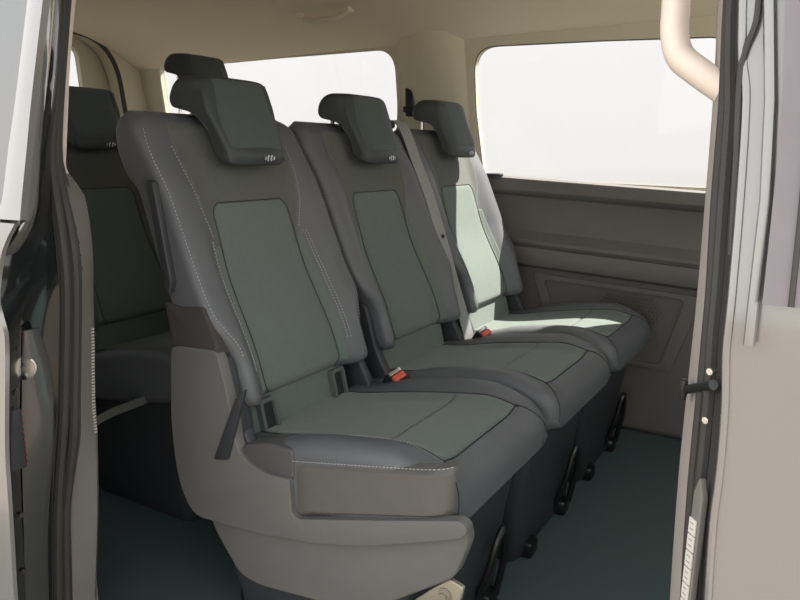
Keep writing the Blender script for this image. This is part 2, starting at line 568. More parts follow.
    for sy in (-1, 1):
        pts = [(x, sy * (cw(x) + .001), c_surf(x, sy * cw(x)) + .0012) for x in [.22 + .0113 * k for k in range(41)]]
        sweep(bm, pts, .0011, 6)
        obj('seam_piping', bm, M['seam'], cu); bm = bmesh.new()
        # seam round the front corner, where the nose panel meets the side
        pts = []
        for k in range(14):
            x = lerp(.660, .7195, math.sin(k / 13 * PI / 2))
            y = sy * lerp(cw(.66), w_c(.7195) - .004, k / 13)
            pts.append((x, y, c_surf(x, y) + .001))
        sweep(bm, pts, .0011, 6)
        obj('seam_piping', bm, M['seam'], cu); bm = bmesh.new()
    pts = [(.666, lerp(-.16, .16, k / 20), c_surf(.666, lerp(-.16, .16, k / 20)) + .001) for k in range(21)]
    sweep(bm, pts, .0013, 6)
    obj('seam_piping', bm, M['seam'], cu)
    # pedestal under the cushion
    bm = bmesh.new()
    rows = []
    for (z, xa, xb, w) in [(.0, .22, .615, .185), (.02, .20, .625, .195), (.12, .18, .630, .205), (.22, .16, .64, .212), (.30, .16, .655, .216), (.365, .18, .66, .216)]:
        pl = round_poly([(xa, -w), (xb, -w), (xb, w), (xa, w)], .04, 5)
        rows.append([bm.verts.new((p[0], p[1], min(z, c_bot(p[0], 0) + .01))) for p in pl])
    grid_faces(bm, rows, closed=True)
    bm.faces.new(rows[0]); bm.faces.new(rows[-1])
    obj('pedestal', bm, M['darkplastic'], root)
    # floor latches and the black release linkage in front of the pedestal
    for sy in (-1, 1):
        bm = bmesh.new()
        box(bm, (.61, sy * .125, .022), (.07, .05, .044), .008)
        obj('floor_latch', bm, M['blackmetal'], root)
        bm = bmesh.new()
        box(bm, (.19, sy * .125, .026), (.08, .05, .052), .008)
        obj('floor_latch', bm, M['blackmetal'], root)
    tube_obj('release_bar', catmull([(.62, .07, .03), (.650, .075, .12), (.664, .09, .195), (.666, .12, .205), (.660, .140, .13), (.64, .145, .03)], 6), .008, M['blackmetal'], root)
    make_headrest(root, headlift)
    if buckle:
        # belt buckle on its stalk at the inboard rear corner
        bm = bmesh.new()
        rot = Matrix.Rotation(.62, 3, 'Y') @ Matrix.Rotation(.22, 3, 'X')
        T = Matrix.Translation((.312, .230, .432)) @ rot.to_4x4()
        box(bm, (0, 0, 0), (.034, .046, .080), .006)
        box(bm, (0, 0, -.06), (.012, .028, .07), .003)
        bmesh.ops.transform(bm, matrix=T, verts=bm.verts[:])
        bk = obj('belt_buckle', bm, M['blackplastic'], root)
        bm = bmesh.new(); box(bm, (.007, 0, .038), (.017, .040, .016), .003)
        bmesh.ops.transform(bm, matrix=T, verts=bm.verts[:])
        obj('release_button', bm, M['red'], bk)
        bm = bmesh.new(); box(bm, (-.009, 0, .039), (.009, .042, .010), .001)
        bmesh.ops.transform(bm, matrix=T, verts=bm.verts[:])
        obj('tongue_slot', bm, M['chrome'], bk)
    return root

GRP = 'second row seats'
near = make_seat('van_seat', slots=True, stitched=True)
near.location = (0, .48, 0)
tag(near, 'dark leather and fabric seat nearest the open side door, with grey plastic side shield', 'seat', GRP)
# pieces only the doorside seat shows: its big grey shield, skirt, side cushion face
W0 = -.48
shield = [(.096, .613), (.222, .620), (.240, .555), (.255, .491), (.264, .422), (.321, .397), (.392, .400), (.396, .331), (.411, .326), (.600, .378), (.740, .418), (.752, .411),
          (.755, .402), (.744, .388), (.660, .355), (.560, .318), (.447, .288), (.330, .270), (.232, .261), (.132, .254), (.100, .300), (.086, .360), (.081, .452)]
shp = round_poly(shield, [.02, .02, .02, .02, .03, .03, .006, .008, .02, .02, .02, .008, .012, .02, .02, .02, .02, .02, .02, .03, .03, .03, .03], 4)
bm = bmesh.new(); prism(bm, shp, 'y', .232 + W0, .256 + W0, .010, 4)
sh = obj('side_shield', bm, M['greyplastic'], near, angle=50)
bm = bmesh.new()
prism(bm, round_poly([(.100, .600), (.224, .606), (.258, .470), (.262, .425), (.20, .39), (.11, .40)], .015, 4), 'y', .246 + W0, .291 + W0, .008, 3)
obj('shield_inner', bm, M['darkplastic'], sh)
bm = bmesh.new()
prism(bm, round_poly([(.255, .395), (.397, .395), (.397, .455), (.335, .456), (.275, .440)], .012, 4), 'y', .240 + W0, .300 + W0, .008, 3)
obj('shield_tray', bm, M['midplastic'], sh)
skirt = [(.150, .275), (.170, .225), (.235, .145), (.287, .137), (.459, .158), (.600, .212), (.725, .302), (.750, .376), (.742, .402), (.60, .36), (.447, .30), (.232, .272)]
bm = bmesh.new(); prism(bm, round_poly(skirt, .02, 4), 'y', .250 + W0, .278 + W0, .010, 4)
obj('side_skirt', bm, M['greyplastic'], near, angle=50)
bm = bmesh.new()
# padded side face of the cushion with its stitched top edge
rows = []
for i in range(25):
    x = .394 + (.7195 - .394) * math.sin(i / 24 * PI / 2)
    zb = .323 + .262 * (x - .394); zt = .432 + .185 * (x - .394)
    row = []
    for j in range(11):
        t = j / 10
        e = min(1, min(t, 1 - t) / .12, (x - .394) / .01 + .02)
        y = -(w_c(x) - .004) - .009 * math.sqrt(max(0, 1 - (1 - e) ** 2))
        row.append(bm.verts.new((x, y, lerp(zb, zt, t))))
    rows.append(row)
grid_faces(bm, rows)
vs = [[bm.verts.new((r[j].co.x - .01, r[j].co.y + .02, r[j].co.z)) for j in (0, 10)] for r in rows]
for i in range(24):
    bm.faces.new((rows[i][0], vs[i][0], vs[i + 1][0], rows[i + 1][0]))
    bm.faces.new((rows[i][10], vs[i][1], vs[i + 1][1], rows[i + 1][10]))
sp = obj('cushion_side', bm, M['sideleather'], near)
bm = bmesh.new()
pts = [(x, -(w_c(x) + .0055), .434 + .185 * (x - .394)) for x in [.398 + .0111 * k for k in range(30)]]
stitches(bm, pts, (0, -.8, .6), lift=.0015)
obj('stitching', bm, M['thread'], sp); bm = bmesh.new()
pts = [(x, -(cw0 := .150 + .012 * ss(.5, .68, x)) - .006, c_surf(x, -cw0 - .006)) for x in [.38 + .01 * k for k in range(30)]]
stitches(bm, pts, (0, -.2, 1), lift=.0015)
obj('stitching', bm, M['thread'], sp)
bm = bmesh.new()
prism(bm, round_poly([(.078, .700), (.130, .694), (.186, .700), (.216, .640), (.222, .600), (.100, .590)], .010, 4), 'y', .2365 + W0, .285 + W0, .010, 3)
obj('side_gusset', bm, M['gusset'], near, angle=50)
# strap guide flap and the thin handle edge of the backrest
bm = bmesh.new()
prism(bm, round_poly([(.272, .535), (.300, .560), (.243, .405), (.205, .398)], .006, 3), 'y', .226 + W0, .232 + W0, .001)
obj('cover_flap', bm, M['darkplastic'], near)
bm = bmesh.new()
prism(bm, round_poly([(.060, .938), (.082, .935), (.116, .742), (.108, .718), (.096, .728), (.080, .83)], .006, 4), 'y', .226 + W0, .246 + W0, .004)
obj('recline_handle', bm, M['darkplastic'], near)
# bare steel bracket at the front foot
bm = bmesh.new()
prism(bm, round_poly([(.600, .185), (.684, .268), (.712, .292), (.738, .284), (.728, .240), (.69, .195), (.64, .165)], .004, 3), 'y', .258 + W0, .268 + W0, .002)
cyl(bm, (.704, .256 + W0, .262), (0, 1, 0), .012, .008, 20, .002)
cyl(bm, (.704, .251 + W0, .262), (0, 1, 0), .007, .008, 6)
obj('steel_bracket', bm, M['steel'], near)['label'] = 'bare steel bracket with bolt'

mid = make_seat('van_seat')
mid.location = (0, .98, 0)
tag(mid, 'middle seat of the second row, with a belt hanging beside its backrest', 'seat', GRP)
far = make_seat('van_seat', buckle=False, headlift=.016)
far.location = (0, 1.48, 0)
tag(far, 'sunlit second row seat furthest from the open door, beside the far side panel', 'seat', GRP)
r1 = make_seat('van_seat', headlift=.04)
r1.location = (-.83, .70, 0)
tag(r1, 'dark rear seat at left, seen in the gap behind the doorside seat', 'seat', 'third row seats')
r2 = make_seat('van_seat', headlift=.19)
r2.location = (-.85, 1.20, 0)
tag(r2, 'rear row seat whose raised headrest shows behind the nearest headrest', 'seat', 'third row seats')
# webbing loop hanging under the third row seat
bm = bmesh.new()
ribbon(bm, catmull([(.53, -.385, .342), (.53, -.34, .350), (.53, -.30, .352), (.53, -.25, .353), (.53, -.16, .360)], 6), (.2, .1, 1), .024, .003)
obj('webbing_strap', bm, M['strap'], r1)['label'] = 'pale webbing strap'

# seat belt with pillar guide between the middle and far seats
sb = empty('seat_belt', (0, 1.23, 0))
tag(sb, 'grey seat belt running down between the middle and far seats', 'seat belt')
bm = bmesh.new()
pts = catmull([(-.060, -.015, 1.068), (-.020, -.015, 1.090), (.036, -.015, 1.075), (.086, -.015, .971), (.139, -.015, .851), (.186, -.015, .715), (.228, -.010, .578), (.268, 0, .440), (.262, 0, .40)], 8)
ribbon(bm, pts, (.35, 1, 0), .040, .0025)
obj('webbing', bm, M['belt'], sb)
bg = empty('belt_guide', (-.255, 1.755, 1.19)); tag(bg, 'black belt height adjuster on the beige pillar between the far windows', 'belt guide')
bm = bmesh.new(); box(bm, (0, 0, 0), (.040, .024, .11), .009, 3)
obj('slide_housing', bm, M['blackplastic'], bg)
bm = bmesh.new(); box(bm, (.004, -.016, -.028), (.052, .014, .024), .005)
obj('belt_loop', bm, M['blackplastic'], bg)
bm = bmesh.new(); box(bm, (-.03, -.015, 1.078), (.05, .06, .022), .007)
obj('shoulder_guide', bm, M['blackplastic'], sb)
bm = bmesh.new(); cyl(bm, (.182, -.012, .742), (1, 0, .3), .006, .006, 14, .001)
obj('stop_button', bm, M['darkplastic'], sb)

# ------------------------------------------------------------------ the van interior shell
def yl(z): return 1.84 - .2 * max(0, z - .85)
def wl(u, v, d): return (u, yl(v) + d, v)
win1 = round_poly([(.028, .892), (.012, 1.15), (.018, 1.372), (.48, 1.357), (.875, 1.338), (.88, .875), (.50, .886)], [.05, .01, .09, .01, .06, .06, .01], 7)
win2 = round_poly([(-1.70, 1.0), (-1.66, 1.417), (-1.23, 1.402), (-.78, 1.397), (-.315, 1.392), (-.325, 1.18), (-.36, .98)], [.06, .05, .01, .01, .09, .03, .05], 7)
outer = [(-1.80, 0), (-1.80, .85), (-1.80, 1.46), (1.70, 1.46), (1.70, .85), (1.70, 0)]
# split the wall at the beltline so that the upper half can lean inward
bm = bmesh.new()
holed_plate(bm, [(-1.80, .85), (-1.80, 1.47), (1.70, 1.47), (1.70, .85)], [win1, win2], wl, .035)
w = obj('wall_left', bm, M['pillartrim'], angle=30); tag(w, kind='structure')
bm = bmesh.new(); box(bm, (-.05, 1.8575, .425), (3.5, .035, .85))
tag(obj('wall_left_lower', bm, M['panel']), kind='structure')
for i, wn in enumerate((win1, win2)):
    bm = bmesh.new()
    zmin = min(p[1] for p in wn)
    va = [bm.verts.new(wl(p[0], p[1], .030)) for p in wn]
    vb = [bm.verts.new(wl(p[0], p[1], .034)) for p in wn]
    bm.faces.new(va); bm.faces.new(vb[::-1])
    for k in range(len(va)):
        q = (k + 1) % len(va); bm.faces.new((va[k], va[q], vb[q], vb[k]))
    g = obj('window_%d' % (i + 1), bm, M['glass'], smooth=False); tag(g, kind='structure')
    bm = bmesh.new()
    pts = [wl(p[0], p[1], .006) for p in wn] + [wl(wn[0][0], wn[0][1], .006)]
    sweep(bm, pts, .004, 6, caps=False)
    obj('window_seal', bm, M['lintrim'] if i == 0 else M['pillartrim'], g)

# ceiling: a shallow vault, coved on both sides
prof = [(-.02, 1.34), (.02, 1.40), (.08, 1.46), (.20, 1.505), (.45, 1.535), (.9, 1.55), (1.25, 1.545), (1.45, 1.52), (1.58, 1.475), (1.66, 1.435), (1.715, 1.405), (1.745, 1.395)]
prof = [tuple(p) for p in catmull([(0, a, b) for a, b in prof], 5)]
bm = bmesh.new()
ra = [[bm.verts.new((x, p[1], p[2])) for p in prof] for x in [-1.80 + .1 * k for k in range(36)]]
rb = [[bm.verts.new((x, p[1], p[2] + .03)) for p in prof] for x in [-1.80 + .1 * k for k in range(36)]]
grid_faces(bm, ra); grid_faces(bm, rb)
for i in range(35):
    for j in (0, len(prof) - 1):
        bm.faces.new((ra[i][j], ra[i + 1][j], rb[i + 1][j], rb[i][j]))
for r_, s_ in ((ra[0], rb[0]), (ra[-1], rb[-1])):
    for j in range(len(prof) - 1): bm.faces.new((r_[j], r_[j + 1], s_[j + 1], s_[j]))
tag(obj('ceiling', bm, M['headliner'], angle=80), kind='structure')
# broad trim between the two far windows, and the one behind the rear window
bm = bmesh.new()
rows = []
for k in range(13):
    z = lerp(.86, 1.45, k / 12)
    row = []
    for x, d in [(-.305, 0), (-.29, .008), (-.25, .02), (-.16, .026), (-.07, .022), (-.03, .008), (-.015, 0)]:
        row.append(bm.verts.new((x, yl(z) - d - .03 * ss(1.25, 1.45, z) * (d / .026), z)))
    rows.append(row)
grid_faces(bm, rows)
b2 = [[bm.verts.new((v.co.x, yl(v.co.z) + .004, v.co.z)) for v in (r[0], r[-1])] for r in rows]
for i in range(12):
    bm.faces.new((rows[i][0], b2[i][0], b2[i + 1][0], rows[i + 1][0])); bm.faces.new((rows[i][-1], b2[i][1], b2[i + 1][1], rows[i + 1][-1]))
tag(obj('trim_1', bm, M['pillartrim']), kind='structure')
# floor
bm = bmesh.new(); box(bm, (-.05, .935, -.025), (3.5, 1.84, .05))
tag(obj('floor', bm, M['carpet']), kind='structure')
# rear wall with the tailgate opening
ap = round_poly([(.20, .05), (.20, 1.53), (1.60, 1.535), (1.655, 1.10), (1.66, .05)], [.1, .3, .34, .05, .05], 12)
bm = bmesh.new()
holed_plate(bm, [(0, 0), (0, 1.62), (1.86, 1.62), (1.86, 0)], [ap], lambda u, v, d: (-1.80 - d, u, v), .098)
tag(obj('wall_rear', bm, M['pillartrim']), kind='structure')
tg = empty('tailgate', (-1.905, .93, 0)); tag(tg, 'beige lined tailgate with a small bright pane, at the far left rear', 'tailgate')
bm = bmesh.new()
tw = round_poly([(-.58, .78), (-.54, 1.49), (.545, 1.49), (.560, 1.25), (.58, .78)], [.08, .06, .06, .05, .08], 8)
holed_plate(bm, round_poly([(-.80, .0), (-.80, 1.60), (.80, 1.60), (.80, 0)], .1, 5), [tw], lambda u, v, d: (-d, u, v), .03)
obj('gate_lining', bm, M['pillartrim'], tg)
bm = bmesh.new()
va = [bm.verts.new((-.026, p[0], p[1])) for p in tw]; vb = [bm.verts.new((-.030, p[0], p[1])) for p in tw]
bm.faces.new(va); bm.faces.new(vb[::-1])
for k in range(len(va)):
    q = (k + 1) % len(va); bm.faces.new((va[k], va[q], vb[q], vb[k]))
obj('gate_glass', bm, M['glass'], tg, smooth=False)
bm = bmesh.new(); sweep(bm, [(-1.81, p[0], p[1]) for p in ap] + [(-1.81, *ap[0])], .012, 8, caps=False)
tag(obj('tailgate_seal', bm, M['rubber']), 'dark curved rubber seal round the tailgate opening', 'seal')
# the wall beside the photographer: behind and ahead of the door opening
def tum(z): return .15 * max(0, z - .85)
def wr(u, v, d): return (u, .075 + tum(v) + d * -1, v)
win3 = round_poly([(-1.66, .95), (-1.62, 1.37), (-.26, 1.36), (-.22, .93)], .06, 6)
bm = bmesh.new()
holed_plate(bm, [(-1.80, .85), (-1.80, 1.42), (.02, 1.42), (.02, .85)], [win3], lambda u, v, d: wr(u, v, d), .05)
tag(obj('wall_right_rear', bm, M['pillartrim'], angle=30), kind='structure')
bm = bmesh.new()
va = [bm.verts.new(wr(p[0], p[1], .040)) for p in win3]; vb = [bm.verts.new(wr(p[0], p[1], .044)) for p in win3]
bm.faces.new(va); bm.faces.new(vb[::-1])
for k in range(len(va)):
    q = (k + 1) % len(va); bm.faces.new((va[k], va[q], vb[q], vb[k]))
tag(obj('window_3', bm, M['glass'], smooth=False), kind='structure')
for nm, x0, x1 in (('wall_right_rear', -1.80, .02), ('wall_right_front', 1.105, 1.70)):
    for part_, z0, z1 in (('', .85, 1.40), ('_lower', -.02, .85)):
        if part_ == '' and x0 < 0: continue
        bm = bmesh.new()
        vs = [bm.verts.new(wr(x, z, d)) for d in (0, .05) for x, z in ((x0, z0), (x1, z0), (x1, z1), (x0, z1))]
        for f in ((0, 1, 2, 3), (7, 6, 5, 4), (0, 4, 5, 1), (1, 5, 6, 2), (2, 6, 7, 3), (3, 7, 4, 0)): bm.faces.new([vs[k] for k in f])
        tag(obj(nm + part_, bm, M['pillartrim'] if z0 > .5 else M['panel'], smooth=False), kind='structure')
bm = bmesh.new(); box(bm, (1.72, .93, .46), (.04, 1.86, .92))  # unseen low wall, added to block light from the open front
tag(obj('front_light_block', bm, M['panel']), kind='structure')
# painted body side behind the opening, and the roof skin above the headliner
bm = bmesh.new()
holed_plate(bm, [(-1.92, .85), (-1.92, 1.44), (-.05, 1.44), (-.05, .85)], [win3], lambda u, v, d: (u, .012 + tum(v) - d, v), .010)
tag(obj('body_side', bm, M['paint'], angle=30), kind='structure')
bm = bmesh.new(); box(bm, (-.985, .007, .30), (1.87, .010, 1.10))
tag(obj('body_side_lower', bm, M['paint']), kind='structure')
bm = bmesh.new()
ra = [[bm.verts.new((x, .92 + (p[1] - .92) * 1.06, p[2] + .045)) for p in prof] for x in (-1.95, -1, 0, 1, 1.72)]
rb = [[bm.verts.new((x, .92 + (p[1] - .92) * 1.06, p[2] + .060)) for p in prof] for x in (-1.95, -1, 0, 1, 1.72)]
grid_faces(bm, ra); grid_faces(bm, rb)
for i in range(4):
    for j in (0, len(prof) - 1): bm.faces.new((ra[i][j], ra[i + 1][j], rb[i + 1][j], rb[i][j]))
for r_, s_ in ((ra[0], rb[0]), (ra[-1], rb[-1])):
    for j in range(len(prof) - 1): bm.faces.new((r_[j], r_[j + 1], s_[j + 1], s_[j]))
tag(obj('roof', bm, M['paint'], angle=80), kind='structure')
# body sill below the floor
bm = bmesh.new(); box(bm, (-.05, .94, -.20), (3.6, 1.85, .29), .03)
tag(obj('trim_2', bm, M['gloss']), kind='structure')

# ------------------------------------------------------------------ far side trim panel
tp = empty('side_trim_panel', (.6, 1.80, 0)); tag(tp, 'dark brown plastic side panel under the long far window', 'side panel')
T0 = Vector((-.6, -1.80, 0))
def zshift(x): return -.036 * (x - .19) / .63
pr = [(.905, -.004), (.908, .03), (.902, .058), (.890, .066), (.862, .068), (.850, .060), (.838, .034), (.815, .026), (.74, .024), (.712, .030), (.690, .056), (.682, .066), (.668, .066), (.664, .052), (.658, .052), (.654, .066), (.640, .070), (.605, .070), (.590, .064), (.578, .040), (.55, .030), (.30, .030), (.02, .030)]
pr3 = [tuple(p) for p in pr]
bm = bmesh.new()
rows = []
for k in range(27):
    x = lerp(-.30, 1.02, k / 26)
    f = ss(.02, .14, x)
    row = []
    for z, d in pr3:
        dd = lerp(.034 if d > .02 else d, d, f)
        zz = z + (zshift(x) if z > .1 else 0)
        row.append(bm.verts.new(Vector((x, 1.842 - dd, zz)) + T0))
    rows.append(row)
grid_faces(bm, rows)
bks = [[bm.verts.new(Vector((lerp(-.30, 1.02, k / 26), 1.84 if z_ < .5 else yl(z_) + .002, z_ + (zshift(lerp(-.30, 1.02, k / 26)) if z_ > .1 else 0))) + T0) for z_ in (.905, .02)] for k in range(27)]
for i in range(26):
    bm.faces.new((rows[i][0], rows[i + 1][0], bks[i + 1][0], bks[i][0]))
pb = obj('panel_body', bm, M['panel'], tp, angle=35)
# pocket frame and speaker mesh
bm = bmesh.new()
o_ = round_poly([(.255, .555), (.855, .520), (.770, .250), (.360, .270)], .03, 4)
i_ = round_poly([(.300, .535), (.800, .507), (.735, .268), (.385, .286)], .025, 4)
holed_plate(bm, o_, [i_], lambda u, v, d: Vector((u, 1.812 - .012 + d, v)) + T0, .016)
obj('pocket_frame', bm, M['panel'], tp, angle=30)
bm = bmesh.new()
n = 0
for i in range(9):
    for j in range(18):
        x = .50 + j * .0135 + (i % 2) * .007; z = .500 - i * .013 - .036 * (x - .5) * 1.2
        if ((x - .61) / .12) ** 2 + ((z - .45) / .06) ** 2 < 1:
            cyl(bm, (x + T0.x, 1.810 + T0.y, z), (0, 1, 0), .0042, .006, 8)
obj('speaker_mesh', bm, M['panelcloth'], tp)
bm = bmesh.new()
for k in range(25):
    a = 2 * PI * k / 24
pts = [(.085 + .036 * math.cos(2 * PI * k / 24) + T0.x, 1.795 + .024 * math.sin(2 * PI * k / 24) + T0.y, .915) for k in range(25)]
sweep(bm, pts, .005, 8, caps=False)
g_ = bmesh.ops.create_cone(bm, cap_ends=True, segments=24, radius1=.036, radius2=.036, depth=.012)
bmesh.ops.transform(bm, matrix=Matrix.Translation((.085 + T0.x, 1.795 + T0.y, .908)) @ Matrix.Diagonal((1, .62, 1, 1)), verts=g_['verts'])
obj('cup_holder', bm, M['darkplastic'], tp)

# ------------------------------------------------------------------ handles
gh = empty('grab_handle', (-.48, 1.50, 1.50)); tag(gh, 'beige folding grab handle on the headliner above the rear window', 'handle')
bm = bmesh.new()
sweep(bm, catmull([(-.105, .012, -.004), (-.06, .008, -.022), (0, .006, -.026), (.06, .006, -.024), (.105, .010, -.002)], 6), .010, 10)
obj('grip', bm, M['headliner'], gh)
for sx in (-1, 1):
    bm = bmesh.new(); box(bm, (sx * .108, .010, .006), (.036, .034, .030), .008, 3)
    obj('mount', bm, M['headliner'], gh)
ph = empty('grab_handle', (1.05, .13, 1.1)); tag(ph, 'bright cream curved grab handle on the front door pillar', 'handle')
bm = bmesh.new()
pts = catmull([(-.034, .022, .16), (-.030, .020, .103), (-.024, .015, .042), (-.022, .010, .008), (-.014, .007, -.016), (.004, .004, -.032), (.034, 0, -.054)], 8)
sweep(bm, pts, .0145, 14, rx=.018)
obj('grip', bm, M['cream'], ph)

# ------------------------------------------------------------------ left: sliding door slid back, aperture flange
e0 = [(.331, -.130, 1.214), (.322, -.137, 1.168), (.304, -.155, 1.05), (.292, -.164, .989), (.283, -.174, .926), (.272, -.176, .911), (.251, -.177, .902), (.20, -.178, .895)]
e1 = [(.362, -.131, 1.21), (.355, -.138, 1.165), (.338, -.155, 1.048), (.332, -.164, .988), (.325, -.173, .927), (.323, -.179, .89)]
e2 = [(.320, -.099, 1.222), (.313, -.106, 1.175), (.297, -.125, 1.052), (.292, -.134, .989), (.290, -.144, .925), (.285, -.148, .896), (.263, -.151, .874), (.241, -.154, .854), (.194, -.155, .826)]
e3 = [(.293, -.073, 1.232), (.288, -.080, 1.182), (.279, -.099, 1.055), (.274, -.109, .989), (.272, -.119, .923), (.265, -.124, .893), (.247, -.127, .868), (.209, -.130, .835), (.167, -.130, .790)]
lip = [(.215, -.182, .886), (.262, -.185, .795), (.271, -.185, .756), (.270, -.185, .728), (.240, -.185, .579), (.232, -.185, .501), (.215, -.185, .336), (.205, -.185, .23), (.19, -.185, .05)]
end = [(.235, -.105, .886), (.225, -.11, .836), (.204, -.11, .776), (.182, -.11, .728), (.174, -.11, .696), (.139, -.11, .528), (.104, -.11, .251), (.094, -.11, .132), (.09, -.11, .05)]
j0 = [(.219, -.020, 1.253), (.213, -.028, 1.199), (.207, -.040, 1.117), (.191, -.059, .99), (.178, -.075, .881), (.133, -.08, .763), (.112, -.08, .68), (.078, -.08, .503), (.034, -.08, .208), (.016, -.08, .079), (0, -.08, -.05)]
j1 = [(.138, .044, 1.278), (.131, .035, 1.219), (.121, .013, 1.068), (.113, .001, .991), (.129, -.011, .913), (.144, -.02, .835), (.139, -.02, .753), (.105, -.02, .577), (.080, -.02, .481), (.054, -.02, .36), (.023, -.02, .168), (0, -.02, .031), (-.02, -.02, -.05)]
s1 = [(.097, .086, 1.293), (.091, .077, 1.231), (.083, .053, 1.072), (.083, .041, .991), (.094, .036, .956), (.118, .029, .911), (.147, .020, .831), (.140, .020, .746), (.110, .020, .566), (.100, .020, .499), (.075, .020, .426), (.047, .020, .34), (.023, .020, .145), (.005, .020, .006), (0, .02, -.05)]
t1 = [(.053, .129, 1.308), (.046, .119, 1.243), (.033, .094, 1.077), (.033, .081, .992), (.044, .076, .954), (.074, .072, .933), (.098, .069, .908), (.118, .060, .824), (.108, .060, .736), (.104, .060, .691), (.087, .060, .549), (.084, .060, .481), (.066, .060, .327), (.031, .060, .124), (.008, .060, -.02), (.005, .06, -.05)]

sd = empty('sliding_door', (.2, -.15, 0)); tag(sd, 'silver sliding door slid open at the left edge, with black end face', 'door')
def shifted(pts, o): return [tuple(Vector(p) - Vector(o)) for p in pts]
D0 = (.2, -.15, 0)
bm = bmesh.new(); strip(bm, shifted(e0[:7], D0), shifted(e1, D0), .001, .012, back=(-.3, 1, 0))
obj('window_frame', bm, M['paint'], sd)
bm = bmesh.new(); strip(bm, shifted(e1, D0), shifted(e2[:6], D0), -.002, .008, back=(-1, .3, 0))
obj('frame_seal', bm, M['rubber'], sd)
bm = bmesh.new(); strip(bm, shifted(e2, D0), shifted(e3, D0), .003, .010, back=(-1, .3, 0))
obj('frame_edge', bm, M['paint'], sd)
bm = bmesh.new()
gl = shifted([(a[0] - .95, a[1] - .0, a[2]) for a in e0[:7]], D0)
strip(bm, gl, shifted([(p[0], p[1] + .003, p[2]) for p in e0[:7]], D0), 0, .004, back=(-.1, 1, 0))
obj('door_glass', bm, M['doorglass'], sd)
bm = bmesh.new()
skinR = [(.318, -.181, .898)] + [(.285, -.183, .86)] + lip[1:]
skinL = [(p[0] - 1.0, p[1] - .002, p[2]) for p in skinR]
strip(bm, shifted(skinL, D0), shifted(skinR, D0), .006, .006, back=(0, 1, 0))
obj('outer_skin', bm, M['paint'], sd)
bm = bmesh.new(); strip(bm, shifted([(p[0] - .004, p[1] + .004, p[2]) for p in lip], D0), shifted(end, D0), .0, .012, back=(-1, .2, 0))
ef = obj('end_face', bm, M['gloss'], sd)
bm = bmesh.new()
for (x, y, z) in [(.196, -.122, .745), (.190, -.128, .705), (.188, -.134, .64), (.150, -.128, .43), (.14, -.13, .33)]:
    cyl(bm, (x - D0[0] + .004, y - D0[1], z), (1, -.35, 0), .0045, .008, 14, .001)
obj('bolt', bm, M['blackmetal'], ef)
bm = bmesh.new(); box(bm, (.190 - D0[0], -.150 - D0[1], .572), (.03, .032, .095), .006)
obj('latch_box', bm, M['darkplastic'], sd)
bm = bmesh.new()
for k in range(9): box(bm, (.206 - D0[0] - .0, -.138 - D0[1], .532 + k * .010), (.003, .002, .003))
obj('latch_teeth', bm, M['darkred'], sd)

# aperture flange (painted body), rubber seal and inner trim at the rear of the opening
bm = bmesh.new(); strip(bm, j0, j1, -.006, .02)
tag(obj('trim_3', bm, M['gloss']), kind='structure')
def mid3(a, b, t, push):
    """curve between two edge curves, pushed towards the door opening"""
    A, B = catmull(a, 5), catmull(b, 5)
    n_ = 40
    out = []
    for i in range(n_ + 1):
        p = A[int(i / n_ * (len(A) - 1))].lerp(B[int(i / n_ * (len(B) - 1))], t)
        out.append(p + Vector((.8, -.6, 0)) * push)
    return out
seal = empty('door_seal', (.1, 0, 0)); tag(seal, 'black double ribbed rubber seal down the rear edge of the door opening', 'seal')
bm = bmesh.new(); strip(bm, shifted(j1, (.1, 0, 0)), shifted(s1, (.1, 0, 0)), .0, .016)
obj('seal_base', bm, M['rubber'], seal)
for t in (.30, .72):
    bm = bmesh.new(); sweep(bm, shifted(mid3(j1, s1, t, .004), (.1, 0, 0)), .0085, 8)
    obj('seal_rib', bm, M['rubber'], seal)
cut = 5
bm = bmesh.new(); strip(bm, s1[:cut + 1], t1[:cut + 1], .002, .014, back=(-.7, .7, 0))
tag(obj('trim_7', bm, M['cream']), kind='structure')
bm = bmesh.new(); strip(bm, s1[cut - 1:], t1[cut - 1:], .002, .014, back=(-.7, .7, 0))
tag(obj('trim_4', bm, M['lintrim']), kind='structure')
# ribbed edge of that trim: a short column of fine ridges
bm = bmesh.new()
for k in range(34):
    z = lerp(.49, .685, k / 33)
    A = catmull(t1, 5)
    q = min(A, key=lambda p: abs(p.z - z))
    for a_, b_ in zip(A, A[1:]):
        if (a_.z - z) * (b_.z - z) <= 0:
            q = a_.lerp(b_, (z - a_.z) / (b_.z - a_.z)); break
    box(bm, (q.x + .003, q.y - .004, z), (.005, .006, .003))
rg = obj('trim_grille', bm, M['tantrim']); tag(rg, 'narrow column of fine pale ridges on the grey trim at left', 'grille')
# striker plate on the flange
st = empty('door_striker', (.121, -.079, .653)); tag(st, 'round bright metal striker in the dark jamb at left', 'striker')
bm = bmesh.new(); cyl(bm, (0, 0, 0), (.75, -.6, 0), .019, .010, 28, .002)
obj('plate', bm, M['chrome'], st)
bm = bmesh.new(); box(bm, (.008, -.0065, .004), (.004, .034, .005), .001, rot=Matrix.Rotation(.65, 3, 'Z'))
cyl(bm, (.007, -.005, -.014), (.75, -.6, 0), .004, .007, 14)
obj('bar', bm, M['blackmetal'], st)
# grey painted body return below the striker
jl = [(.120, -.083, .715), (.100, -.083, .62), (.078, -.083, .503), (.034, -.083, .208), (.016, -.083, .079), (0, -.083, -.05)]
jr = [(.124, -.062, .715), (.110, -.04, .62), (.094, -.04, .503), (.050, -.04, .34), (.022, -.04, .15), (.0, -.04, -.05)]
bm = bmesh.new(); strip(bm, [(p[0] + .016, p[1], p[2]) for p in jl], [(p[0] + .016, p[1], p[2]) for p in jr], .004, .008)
tag(obj('trim_5', bm, M['jamb']), kind='structure')

